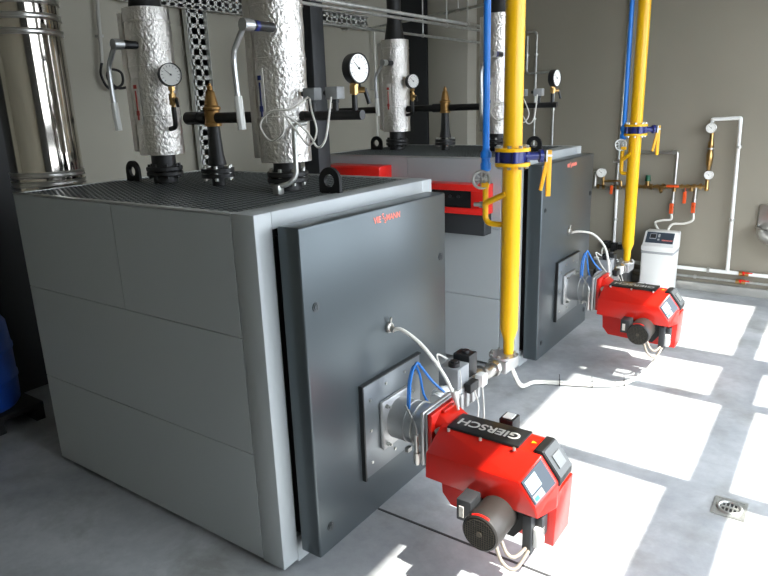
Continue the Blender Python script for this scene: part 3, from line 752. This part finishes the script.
# front manifold with gauge and two pressure switches
def manifold(d, near):
    def V(x, y, z): return Vector((x, y, z)) + d
    w = 'near' if near else 'far'
    m = MB(); m.cyl(V(-2.10, YC, 1.965), V(-1.775, YC, 1.965), .021); m.cyl(V(-1.815, YC, 1.98), V(-1.815, YC, 2.05), .013)
    for xx in (-2.06, -1.925): m.cyl(V(xx, YC, 1.975), V(xx, YC, 2.03), .014)
    m.cyl(V(-2.14, YC, 1.965), V(-2.10, YC, 1.965), .024)
    solo('manifold_pipe', m, M_blackpipe, f'black horizontal gauge manifold pipe in front of the {w} front foil riser', 'pipe', group='gauge manifolds')
    t_ = thing('pressure_gauge', f'large round gauge on a brass cock at the end of the {w} black manifold', 'gauge', V(-1.815, YC, 2.03), 'gauges on the manifolds')
    gauge(t_, V(-1.785, YC, 2.160), (1, -.12, .02), .064)
    m = MB(); m.cyl(V(-1.815, YC, 2.11), V(-1.815, YC, 2.03), .012); m.cyl(V(-1.815, YC, 2.11), V(-1.815, YC, 2.09), .018, n=6); m.cyl(V(-1.815, YC, 2.09), V(-1.815, YC, 2.055), .02, n=8); m.cyl(V(-1.815, YC, 2.07), V(-1.78, YC + .03, 2.07), .013)
    part('gauge_cock', m, M_brass, t_, 'brass gauge cock')
    m = MB(); m.cyl(V(-1.78, YC + .03, 2.075), V(-1.765, YC + .04, 2.01), .009); part('cock_lever', m, M_black, t_)
    m = MB(); m.tube([V(-1.815, YC + .015, 2.08), V(-1.83, YC + .06, 2.07), V(-1.85, YC + .09, 2.11), V(-1.85, YC + .10, 2.16)], .004); part('capillary', m, M_rubber, t_)
    for xx, nm in ((-2.06, 'rear'), (-1.925, 'front')):
        s = thing('pressure_switch', f'small grey pressure switch box, {nm} one of the pair on the {w} manifold', 'switch', V(xx, YC, 2.03), 'pressure switches')
        m = MB(); m.box(xx - .035 + d.x, xx + .035 + d.x, YC - .028 + d.y, YC + .028 + d.y, 2.035, 2.09, .005); part('switch_box', m, M_midgrey if nm == 'rear' else M_band, s)
        m = MB(); m.cyl(V(xx, YC, 2.04), V(xx, YC, 2.02), .018, n=8); m.cyl(V(xx - .034, YC, 2.065), V(xx - .06, YC, 2.065), .012); part('switch_base', m, M_darkgrey, s)
    t_ = thing('switch_cable', f'white looping cable below the {w} pressure switches', 'cable', V(-2.06, YC - .1, 1.84), 'looping switch cables')
    each('cable_loop', [MB().tube([V(-2.06, YC - .03, 2.05), V(-2.10, YC - .10, 2.0), V(-2.20, YC - .14, 1.99), V(-2.26, YC - .15, 1.93), V(-2.20, YC - .15, 1.86), V(-2.12, YC - .145, 1.90), V(-2.10, YC - .145, 1.97), V(-2.02, YC - .10, 1.90), V(-1.97, YC - .09, 1.83), V(-1.93, YC - .08, 1.86), V(-1.92, YC - .06, 1.95), V(-1.925, YC - .03, 2.045)], .005),
        MB().tube([V(-2.12, YC - .145, 1.985), V(-2.06, YC - .12, 1.90), V(-2.0, YC - .11, 1.84), V(-1.96, YC - .1, 1.90), V(-2.0, YC - .08, 1.99), V(-2.055, YC - .025, 2.045)], .0045)], M_cable, t_)
    m = MB(); m.pipe([V(-2.115, YC, 1.935), V(-2.115, YC - .08, 1.93), V(-2.09, YC - .11, 1.70), V(-2.11, YC - .14, 1.665), V(-2.15, YC - .165, 1.655)], .012, .05)
    m.box(-2.18 + d.x, -2.14 + d.x, YC - .185 + d.y, YC - .145 + d.y, zt + .001, 1.662, .006)
    solo('drain_tube', m, M_galv, f'thin galvanised tube bent down to the {w} boiler top at the front riser', 'pipe', group='bent drain tubes')
manifold(Vector((0, 0, 0)), True)
manifold(D2 + Vector((-.03, 0, 0)), False)

# ================================================================ RED CONTROL UNITS ON THE FAR BOILER
ys2 = 1.705 + 2.62
cu = thing('control_unit', 'red boxed boiler control with black display, on the far boiler side', 'control panel', (-2.5, ys2, 1.06))
m = MB()
for a in ((-2.86, -2.09, 1.385, 1.432), (-2.86, -2.09, 1.215, 1.26), (-2.86, -2.80, 1.26, 1.385), (-2.20, -2.09, 1.26, 1.385)):
    m.box(a[0], a[1], ys2 - .14, ys2, a[2], a[3], .004)
m.box(-2.81, -2.15, ys2 - .06, ys2, 1.25, 1.40)
part('red_frame', m, M_redpanel, cu, 'red moulded frame')
part('display_window', MB().box(-2.80, -2.20, ys2 - .12, ys2 - .055, 1.26, 1.385), mat('black_gloss', '0a0a0b', 0.15), cu, 'glossy black display window')
for xx in (-2.45, -2.38, -2.31): part('control_knob', rod((xx, ys2 - .12, 1.34), (xx, ys2 - .128, 1.34), .012, 14), M_darkgrey, cu)
part('terminal_cover', MB().box(-2.80, -2.10, ys2 - .12, ys2, 1.06, 1.214, .006), M_darkgrey, cu, 'dark grey terminal cover underneath')
m = MB(); m.prism([(ys2 + .003, 1.40), (ys2 - .17, 1.40), (ys2 - .17, 1.53), (ys2 - .15, 1.545), (ys2 + .003, 1.545)], 0, -3.56, -2.985, .004)
solo('control_cabinet', m, M_redpanel, 'plain red box on the far boiler side, left of the black display', 'control panel')

# ================================================================ FLUE, BARREL, TRAYS, CONDUITS
fx, fyy = -3.88, 2.03
fu = thing('flue_pipe', 'polished stainless steel flue standing behind the near boiler, far left', 'flue', (fx, fyy, 0))
m = MB(); m.cyl((fx, fyy, 1.56), (fx, fyy, ZC), .195, n=64); part('flue_tube', m, M_chrome, fu)
part('flue_base', MB().lathe([(.15, 0), (.15, 1.50), (.185, 1.53), (.185, 1.56), (0, 1.56)], (fx, fyy, 0), n=48), M_rubber, fu, 'black lower flue section')
for zb in (1.62, 1.67, 2.44, 2.52, 2.60):
    m = MB(); m.torus((fx, fyy, zb), (0, 0, 1), .197, .006, 64, 8); m.torus((fx, fyy, zb + .022), (0, 0, 1), .197, .006, 64, 8); m.lathe([(.194, zb), (.198, zb), (.198, zb + .022), (.194, zb + .022)], (fx, fyy, 0), n=64)
    part('clamp_band', m, M_stain, fu)
m = MB(); m.lathe([(.0, 0), (.24, 0), (.26, .03), (.265, .18), (.272, .19), (.272, .21), (.265, .22), (.265, .38), (.272, .39), (.272, .41), (.265, .42), (.255, .57), (.235, .60), (.23, .62), (0, .62)], (-4.595, 1.66, .13), n=40)
m.cyl((-4.49, 1.66, .745), (-4.49, 1.66, .765), .035)
m2 = MB(); m2.box(-4.86, -4.30, 1.37, 1.95, .09, .13, .006)
for yy in (1.40, 1.66, 1.92): m2.box(-4.85, -4.31, yy - .03, yy + .03, 0, .09)
solo('black_pallet', m2, M_rubber, 'low black pallet under the blue barrel in the dark left corner', 'pallet')
solo('plastic_barrel', m, M_barrel, 'blue plastic barrel in the dark left corner behind the near boiler', 'barrel')

def perforated(axis, a, b, u0, u1, w, name, label, group='perforated cable trays', flip=1):
    """U tray with real slots, base plate built from rungs and rails"""
    m = MB()
    L = b - a; n = int(L / .085)
    def bx(p0, p1, q0, q1, r0, r1):
        # p along axis, q across, r depth
        if axis == 'y': m.box(r0, r1, p0, p1, q0, q1)
        else: m.box(r0, r1, q0, q1, p0, p1)
    wd = u1 - u0
    for (q0, q1) in ((u0, u0 + wd * .24), (u0 + wd * .36, u0 + wd * .64), (u1 - wd * .24, u1)):
        bx(a, b, q0, q1, w, w + .003)
    for i in range(n + 1):
        p = a + L * i / n
        bx(max(a, p - .026), min(b, p + .026), u0, u1, w, w + .003)
    # flanges
    bx(a, b, u0 - .003, u0, w - .0, w + .05 * flip); bx(a, b, u1, u1 + .003, w, w + .05 * flip)
    return solo(name, m, M_tray, label, 'cable tray', group=group)
perforated('z', 0.6, 2.86, 3.93, 4.15, XL + .05, 'cable_tray', 'vertical perforated galvanised tray on the left wall between the near foil risers')
perforated('y', 3.3, 6.58, 2.86, 3.0, XL + .07, 'cable_tray', 'horizontal perforated galvanised tray high on the left wall')
for yy, lb in ((4.9, 'wall bracket under the middle of the horizontal tray'), (6.2, 'wall bracket near the far end of the horizontal tray')):
    solo('wall_bracket', MB().box(XL - .001, XL + .07, yy - .02, yy + .02, 2.89, 2.97, .002).box(XL - .001, XL + .09, yy - .02, yy + .02, 2.84, 2.852), M_galv, lb, 'bracket')
for zq, lb in ((1.9, 'lower wall bracket behind the vertical tray'), (2.5, 'upper wall bracket behind the vertical tray')):
    solo('wall_bracket', MB().box(XL - .001, XL + .05, 3.96, 4.12, zq - .02, zq + .02, .002), M_galv, lb, 'bracket')

def conduit(pts, r, label, material=M_galv, group=None, clips=(), bend=.04, name='conduit', cat='pipe'):
    t_ = thing(name, label, cat, pts[0], group)
    part('tube', MB().pipe(pts, r, bend), material, t_)
    for c in clips:
        p, d = Vector(c[0]), Vector(c[1])
        m = MB(); m.cyl(p - d * .012, p + d * .012, r * 1.45, n=16)
        if len(c) > 2: m.cyl(p, c[2], .006, n=8)
        part('pipe_clip', m, M_zinc, t_)
    return t_
up = Vector((0, 0, 1)); ax = Vector((1, 0, 0)); ay = Vector((0, 1, 0))
hx = lambda x, y, z: (Vector((x, y, z)), ay, Vector((x, y, ZC)))
conduit([(-2.61, 2.4, 2.60), (-2.61, 5.78, 2.60), (-2.61, 5.78, ZC)], .012, 'nearer of the two parallel overhead conduits crossing above the far boiler', group='overhead conduits', clips=[hx(-2.61, 4.9, 2.60)])
conduit([(-2.80, 2.4, 2.61), (-2.80, 6.1, 2.61), (-2.80, 6.1, ZC)], .011, 'second of the two parallel overhead conduits crossing above the far boiler', group='overhead conduits', clips=[hx(-2.80, 4.9, 2.61)])
conduit([(-3.52, 4.2, 2.64), (-3.52, 7.12, 2.64)], .012, 'thin overhead conduit running to the pilaster behind the far rear riser', group='overhead conduits', clips=[hx(-3.52, 5.7, 2.64)])
conduit([(-4.82, 6.48, 2.86), (-2.72, 5.62, 2.84), (-2.62, 5.59, 2.82), (-2.60, 5.58, 2.67)], .014, 'thin conduit slanting from the end of the tray towards the near yellow pipe', group='overhead conduits', clips=[(Vector((-3.2, 5.817, 2.845)), ax, Vector((-3.2, 5.817, ZC)))])
conduit([(-4.82, 6.60, 2.87), (-4.82, 6.70, 2.87), (-4.82, 6.70, 1.60)], .012, 'thin white cable tube dropping from the end of the horizontal tray', M_cable, clips=[(Vector((-4.82, 6.70, 2.2)), up, Vector((-4.899, 6.70, 2.2)))])
conduit([(-3.13, 7.3, 2.70), (-3.13, 7.3, 2.30), (-2.99, 7.3, 2.30), (-2.80, 7.3, 2.31), (-2.80, 7.3, 1.2)], .013, 'bent galvanised conduit on the back wall behind the far manifold', clips=[(Vector((-3.13, 7.3, 2.5)), up, Vector((-3.13, 7.35, 2.5))), (Vector((-2.8, 7.3, 1.9)), up, Vector((-2.8, 7.35, 1.9)))])
conduit([(-3.13, 7.30, 2.74), (-3.02, 7.30, 2.74), (-3.02, 7.3, 1.1)], .013, 'long vertical galvanised conduit on the back wall above the far boiler', clips=[(Vector((-3.02, 7.3, 2.5)), up, Vector((-3.02, 7.35, 2.5))), (Vector((-3.02, 7.3, 1.8)), up, Vector((-3.02, 7.35, 1.8)))])
t_ = thing('hanging_cable', 'white cable tube with black loop hanging on the left wall beside the flue', 'cable', (-4.84, 3.10, 2.2))
part('white_conduit', MB().cyl((-4.84, 3.10, 2.39), (-4.84, 3.15, 3.1), .014), M_greycable, t_)
part('black_loop', MB().tube([(-4.84, 3.10, 2.40), (-4.83, 3.07, 2.30), (-4.82, 3.12, 2.20), (-4.80, 3.22, 2.23), (-4.79, 3.22, 2.32), (-4.80, 3.13, 2.34), (-4.79, 3.10, 2.27), (-4.76, 3.17, 2.20), (-4.72, 3.32, 2.24)], .010), M_rubber, t_)
part('wall_clip', MB().box(XL - .001, -4.83, 3.11, 3.14, 2.58, 2.60), M_galv, t_)

# ================================================================ BACK WALL WATER PIPES
yw = 7.29
cl = lambda x, z, d: (Vector((x, yw, z)), d, Vector((x, 7.35, z)))
conduit([(-1.155, yw, 1.735), (-1.155, yw, 1.765), (-.905, yw, 1.775), (-.872, yw, .255)], .018, 'white water pipe looping from the brass filter column down the back wall', M_white, clips=[cl(-.893, 1.50, up), cl(-.883, .78, up)], bend=.012, name='water_pipe')
conduit([(-2.24, yw, .24), (.1, yw, .235)], .02, 'upper of the two long white pipes along the bottom of the back wall', M_white, clips=[cl(-1.05, .238, ax), cl(-.3, .236, ax)], name='water_pipe')
conduit([(-1.9, yw, .155), (.1, yw, .15)], .014, 'lower thinner pipe along the bottom of the back wall', M_galv, clips=[cl(-1.17, .153, ax), cl(-.70, .151, ax), cl(-.35, .15, ax)], name='water_pipe')
for i, (x, z, lab) in enumerate(((-.72, .238, 'red valve handle on the upper floor-level pipe, right of the white drop pipe'), (-.74, .152, 'red valve handle on the lower floor-level pipe, right of the white drop pipe'))):
    t_ = thing('ball_valve', lab, 'valve', (x, yw, z))
    part('valve_body', MB().cyl((x - .045, yw, z), (x + .045, yw, z), .026, n=10), M_brass, t_)
    part('valve_handle', MB().box(x - .01, x + .08, yw - .045, yw - .03, z + .016, z + .026, .003).cyl((x, yw - .02, z), (x, yw - .045, z + .022), .012), M_orange if False else M_redpanel, t_, 'red lever')
# horizontal brass assembly
t_ = thing('brass_manifold', 'long horizontal brass fitting line on the back wall with green capped regulator', 'pipe', (-1.7, yw, 1.05))
m = MB(); zm = 1.09
m.cyl((-1.98, yw, 1.065), (-1.14, yw, zm + .015), .016)
random.seed(3)
for i in range(13):
    x = -1.92 + i * .06; r = random.choice((.024, .030, .022)); z = 1.065 + (x + 1.98) * .048
    m.cyl((x - .014, yw, z), (x + .014, yw, z), r, n=8)
m.cyl((-1.72, yw, 1.09), (-1.72, yw, 1.14), .022); m.cyl((-1.60, yw, 1.075), (-1.57, yw - .03, 1.03), .017); m.cyl((-1.85, yw, 1.07), (-1.85, yw, 1.10), .02)
m.cyl((-1.285, yw, 1.09), (-1.285, yw, 1.05), .02); m.cyl((-1.45, yw, 1.08), (-1.45, yw, 1.04), .02)
part('brass_line', m, M_brass, t_)
part('green_cap', MB().cyl((-1.72, yw, 1.14), (-1.72, yw, 1.155), .03).cyl((-1.72, yw, 1.155), (-1.72, yw, 1.20), .024), mat('green_cap', '14533c', 0.4), t_, 'dark green regulator cap')
part('orange_handle', MB().box(-1.52, -1.40, yw - .05, yw - .035, 1.085, 1.11, .004).cyl((-1.45, yw - .01, 1.09), (-1.45, yw - .05, 1.098), .012), M_orange, t_, 'orange lever')
each('standoff', [MB().box(-1.63, -1.61, yw, 7.35, 1.07, 1.09), MB().box(-1.33, -1.31, yw, 7.35, 1.085, 1.105)], M_zinc, t_)
t_ = thing('brass_filter', 'vertical brass filter column with two white gauges on the back wall', 'valve', (-1.145, yw, 1.05))
m = MB(); m.lathe([(.018, 1.06), (.026, 1.08), (.018, 1.11), (.016, 1.17), (.026, 1.18), (.026, 1.26), (.018, 1.27), (.018, 1.30), (.03, 1.33), (.034, 1.42), (.026, 1.45), (.018, 1.47), (.028, 1.50), (.028, 1.54), (.018, 1.56), (.018, 1.73)], (-1.145, yw, 0), n=18)
part('brass_body', m, M_brass, t_)
part('pipe_clip', MB().cyl((-1.145, yw, 1.475), (-1.145, yw, 1.49), .032).cyl((-1.145, yw, 1.482), (-1.145, 7.35, 1.482), .006), M_zinc, t_)
gauge(t_, (-1.15, yw - .05, 1.685), (.1, -1, .1), .05, case=M_stain); gauge(t_, (-1.13, yw - .05, 1.225), (.1, -1, .1), .045, case=M_stain)
# left part
t_ = thing('valve_manifold', 'steel and brass pipe line with white gauge left of the far yellow pipe', 'pipe', (-2.2, yw, 1.03))
m = MB(); m.pipe([(-2.28, yw, 1.22), (-2.28, yw, 1.05), (-2.0, yw, 1.06)], .016, .02); m.cyl((-2.28, yw, 1.18), (-2.28, yw, 1.22), .022)
part('steel_line', m, M_stain, t_)
for x in (-2.24, -2.18, -2.08, -2.02): part('brass_nut', rod((x - .015, yw, 1.057), (x + .015, yw, 1.057), .025, 8), M_brass, t_)
m = MB(); m.cyl((-2.19, yw, 1.06), (-2.19, yw, 1.19), .014); m.pipe([(-2.19, yw, 1.12), (-2.0, yw, 1.13), (-1.99, yw, 1.07)], .012, .02)
part('brass_fitting', m, M_brass, t_)
part('orange_handle', MB().box(-2.10, -2.07, yw - .05, yw - .035, .985, 1.08, .004).cyl((-2.085, yw - .01, 1.06), (-2.085, yw - .05, 1.065), .01), M_orange, t_, 'orange lever hanging down')
gauge(t_, (-2.205, yw - .04, 1.215), (.2, -1, .1), .052, case=M_stain)
part('standoff', MB().box(-2.15, -2.13, yw, 7.35, 1.045, 1.06), M_zinc, t_)
conduit([(-1.95, yw, 1.44), (-1.45, yw, 1.44), (-1.45, yw, 1.118)], .017, 'galvanised pipe with elbow behind the far yellow pipe, above the brass line', M_stain, clips=[cl(-1.48, 1.44, ax)], bend=.02, name='water_pipe')
conduit([(-2.03, yw + .03, 3.0), (-2.05, yw + .03, 1.09)], .013, 'thin galvanised pipe behind the far blue vent pipe', M_galv, name='water_pipe', clips=[(Vector((-2.04, yw + .03, 2.0)), up, Vector((-2.04, 7.35, 2.0)))])
conduit([(-2.045, yw + .03, 1.05), (-2.04, yw + .03, .44)], .016, 'white conduit dropping from the brass line to the wall sockets', M_white, name='conduit', clips=[(Vector((-2.042, yw + .03, .70)), up, Vector((-2.042, 7.35, .70)))])
for i, (x, z) in enumerate(((-2.115, .41), (-2.035, .395), (-1.955, .405))):
    s = thing('wall_socket', ('left one of three black wall sockets below the white conduit', 'middle one of three black wall sockets below the white conduit', 'right one of three black wall sockets, beside the far yellow pipe')[i], 'socket', (x, 7.35, z - .04), 'wall sockets')
    part('socket_box', MB().box(x - .034, x + .034, 7.29, 7.35, z - .045, z + .04, .005), M_midgrey if i == 2 else M_darkgrey, s)
    part('plug', MB().box(x - .026, x + .026, 7.25, 7.29, z - .05 if i == 1 else z - .03, z + .025, .006), M_black, s)
conduit([(-2.115, 7.245, .41), (-2.14, 7.22, .36), (-2.11, 7.20, .2), (-2.02, 7.2, .02)], .010, 'white plug cable hanging from the left wall socket', M_cable, name='plug_cable', cat='cable')
# softener drops
for i, (x, zt_, zb_, lab) in enumerate(((-1.455, 1.04, .80, 'left short drop pipe with orange lever above the water softener'), (-1.245, 1.09, .82, 'right short drop pipe with orange lever above the water softener'))):
    t_ = thing('drop_valve', lab, 'valve', (x, yw, zb_))
    part('drop_pipe', MB().cyl((x, yw, zt_), (x, yw, zb_ + .08), .015).cyl((x, yw, zb_ + .15), (x, yw, zb_ + .11), .022, n=8).cyl((x, yw, zb_ + .06), (x, yw, zb_), .018, n=8), M_stain, t_)
    part('orange_handle', MB().box(x - .02, x + .02, yw - .045, yw - .03, zb_ + .01, zb_ + .12, .006).cyl((x, yw - .005, zb_ + .08), (x, yw - .045, zb_ + .08), .01), M_orange, t_, 'orange lever')
    part('standoff', MB().box(x - .008, x + .008, yw, 7.35, zb_ + .12, zb_ + .135), M_zinc, t_)
solo('orange_tag', MB().box(-1.36, -1.325, yw - .012, yw + .0, .92, 1.04, .005).cyl((-1.342, yw - .006, 1.04), (-1.342, yw, 1.085), .004).box(-1.35, -1.335, yw, 7.35, 1.03, 1.04), M_orange, 'single orange lever hanging from the brass line between the two drop pipes', 'valve')
solo('softener_hose', MB().tube([(-1.455, yw, .80), (-1.455, yw - .01, .745), (-1.53, yw - .03, .735), (-1.60, yw - .04, .71), (-1.57, yw - .08, .66), (-1.525, yw - .10, .62)], .012), M_cable, 'left white flexible hose curving into the water softener top', 'hose')
solo('softener_hose', MB().tube([(-1.245, yw, .82), (-1.245, yw - .01, .75), (-1.32, yw - .03, .715), (-1.42, yw - .05, .705), (-1.455, yw - .08, .66), (-1.45, yw - .10, .62)], .012), M_cable, 'right white flexible hose curving into the water softener top', 'hose')

# ================================================================ WATER SOFTENER
sx0, sx1, sy0, sy1 = -1.65, -1.335, 6.93, 7.22
t_ = thing('water_softener', 'white cabinet water softener with dark panel by the back wall', 'water softener', ((sx0 + sx1) / 2, 7.08, 0))
part('cabinet', MB().box(sx0, sx1, sy0, sy1, 0, .475, .02, seg=3), M_white, t_)
part('grey_band', MB().box(sx0 - .004, sx1 + .004, sy0 - .004, sy1 + .004, .43, .465, .016, seg=3), M_band, t_, 'grey band around the cabinet')
m = MB(); m.prism([(sy0 - .004, .465), (sy0 - .004, .515), (sy0 + .05, .53), (sy0 + .15, .645), (sy1, .645), (sy1, .465)], 0, sx0 - .004, sx1 + .004, .012)
lid = part('lid', m, M_white, t_, 'white lid with sloping front')
a0, a1 = Vector((0, sy0 + .055, .533)), Vector((0, sy0 + .146, .638)); nn = Vector((0, -.115, .1)).normalized()
def lp(x, v, h): 
    p = a0 + (a1 - a0) * v + nn * h; return Vector((x, p.y, p.z))
pnl = part('panel', MB().quad([lp(sx0 + .02, .05, 0), lp(sx1 - .025, .05, 0), lp(sx1 - .025, .97, 0), lp(sx0 + .02, .97, 0)], .005, nn), M_panelblue, t_, 'dark slate control panel')
part('display', MB().quad([lp(sx0 + .06, .45, .005), lp(sx0 + .115, .45, .005), lp(sx0 + .115, .8, .005), lp(sx0 + .06, .8, .005)], .002, nn), M_black, pnl)
part('display_rim', MB().quad([lp(sx0 + .055, .38, .0045), lp(sx0 + .12, .38, .0045), lp(sx0 + .12, .85, .0045), lp(sx0 + .055, .85, .0045)], .001, nn), M_band, pnl)
each('button', [MB().quad([lp(sx0 + .135, .55, .005), lp(sx0 + .155, .55, .005), lp(sx0 + .155, .82, .005), lp(sx0 + .135, .82, .005)], .002, nn), MB().quad([lp(sx0 + .135, .28, .005), lp(sx0 + .155, .28, .005), lp(sx0 + .155, .42, .005), lp(sx0 + .135, .42, .005)], .002, nn)], M_band, pnl)
Ms = Matrix.Translation(lp(sx1 - .085, .30, .0052)) @ Matrix(((1, 0, 0, 0), (0, (a1 - a0).normalized().y, nn.y, 0), (0, (a1 - a0).normalized().z, nn.z, 0), (0, 0, 0, 1)))
part('red_lettering', MB().text('VIESSMANN', .020, Ms, bold=.0006), M_logo, pnl, 'small red lettering')

# ================================================================ SINK, DRAIN, BLACK BOX, FLOOR CABLES
t_ = thing('wash_basin', 'stainless steel wash basin on the back wall at the right edge', 'sink', (-.43, 7.3, .56))
part('backsplash', MB().box(-.66, -.20, 7.32, 7.35, .70, .945, .012), M_stain, t_)
tb = bmesh.new(); N = 28; Mv = 10
grid = []
for i in range(Mv + 1):
    ph = (PI / 2) * i / Mv; ring = []
    for jn in range(N):
        a = PI * jn / (N - 1); R_ = math.cos(ph) ** .6 if math.cos(ph) > 1e-6 else 0
        ring.append(tb.verts.new((-.43 - .225 * math.cos(a) * R_, 7.32 - .27 * math.sin(a) ** .7 * R_, 0.73 - .17 * math.sin(ph))))
    grid.append(ring)
for i in range(Mv):
    for jn in range(N - 1):
        try: tb.faces.new((grid[i][jn], grid[i][jn + 1], grid[i + 1][jn + 1], grid[i + 1][jn]))
        except ValueError: pass
bmesh.ops.remove_doubles(tb, verts=tb.verts, dist=.0005)
bmesh.ops.recalc_face_normals(tb, faces=tb.faces)
bmesh.ops.solidify(tb, geom=list(tb.faces), thickness=-.008)
m = MB(); m._merge(tb); m.tube([(-.655, 7.32, .732)] + [(-.43 - .228 * math.cos(PI * q / 16), 7.32 - .273 * math.sin(PI * q / 16) ** .7, .732) for q in range(1, 16)] + [(-.205, 7.32, .732)], .010, smooth=False)
part('bowl', m, M_stain, t_, 'rounded bowl')
part('waste_pipe', MB().pipe([(-.43, 7.2, .57), (-.43, 7.2, .47), (-.43, 7.35, .47)], .02, .03), M_white, t_)

t_ = thing('floor_drain', 'square metal floor drain with round grate, in the light at right', 'drain', (-.26, 3.27, 0))
m = MB()
for a in ((-.335, -.185, 3.19, 3.205), (-.335, -.185, 3.345, 3.36), (-.335, -.32, 3.205, 3.345), (-.20, -.185, 3.205, 3.345)): m.box(a[0], a[1], a[2], a[3], 0, .005)
m.box(-.32, -.20, 3.205, 3.345, 0, .002)
part('frame', m, M_galv, t_)
m = MB(); m.torus((-.26, 3.275, .004), (0, 0, 1), .052, .008); m.box(-.30, -.22, 3.268, 3.282, .001, .007)
for q in range(5): m.box(-.262 + (q - 2) * .018 - .003, -.262 + (q - 2) * .018 + .003, 3.235, 3.315, .001, .006)
part('grate', m, M_galv, t_)
part('drain_hole', MB().cyl((-.26, 3.275, .0018), (-.26, 3.275, .0028), .048), M_black, t_)

solo('black_case', MB().box(-2.02, -1.72, 6.55, 6.95, 0, .30, .012).box(-2.0, -1.74, 6.54, 6.55, .24, .26, .003), M_black, 'black box on the floor behind the far burner', 'box')

m = MB()
base = [(-1.51, 3.39, .50), (-1.57, 3.62, .30), (-1.66, 3.95, .08), (-1.66, 4.18, .02), (-1.51, 4.27, .015), (-1.32, 4.35, .015), (-1.14, 4.47, .015), (-1.05, 4.66, .02), (-.99, 4.78, .10), (-.95, 4.80, .22)]
for dx_, dz_ in ((0, 0), (.02, .006), (-.012, .016)):
    pass
cb = thing('cable_bundle', 'bundle of white cables on the floor from near gas filter to far burner', 'cable', (-1.3, 4.3, 0))
for (ox, oy, oz, rr) in ((0, 0, 0, .0075), (.0, -.022, .0, .0075), (.0, -.010, .014, .007)):
    part('cable', MB().tube([(p[0] + ox, p[1] + oy, p[2] + oz) for p in base], rr), M_cable, cb)
for (x, y) in ((-1.51, 4.262), (-1.30, 4.345), (-1.115, 4.49)):
    part('cable_tie', MB().torus((x, y, .02), (.92, .38, 0), .024, .003).cyl((x, y, .04), (x - .01, y + .02, .075), .002), M_tie, cb, 'black cable tie')
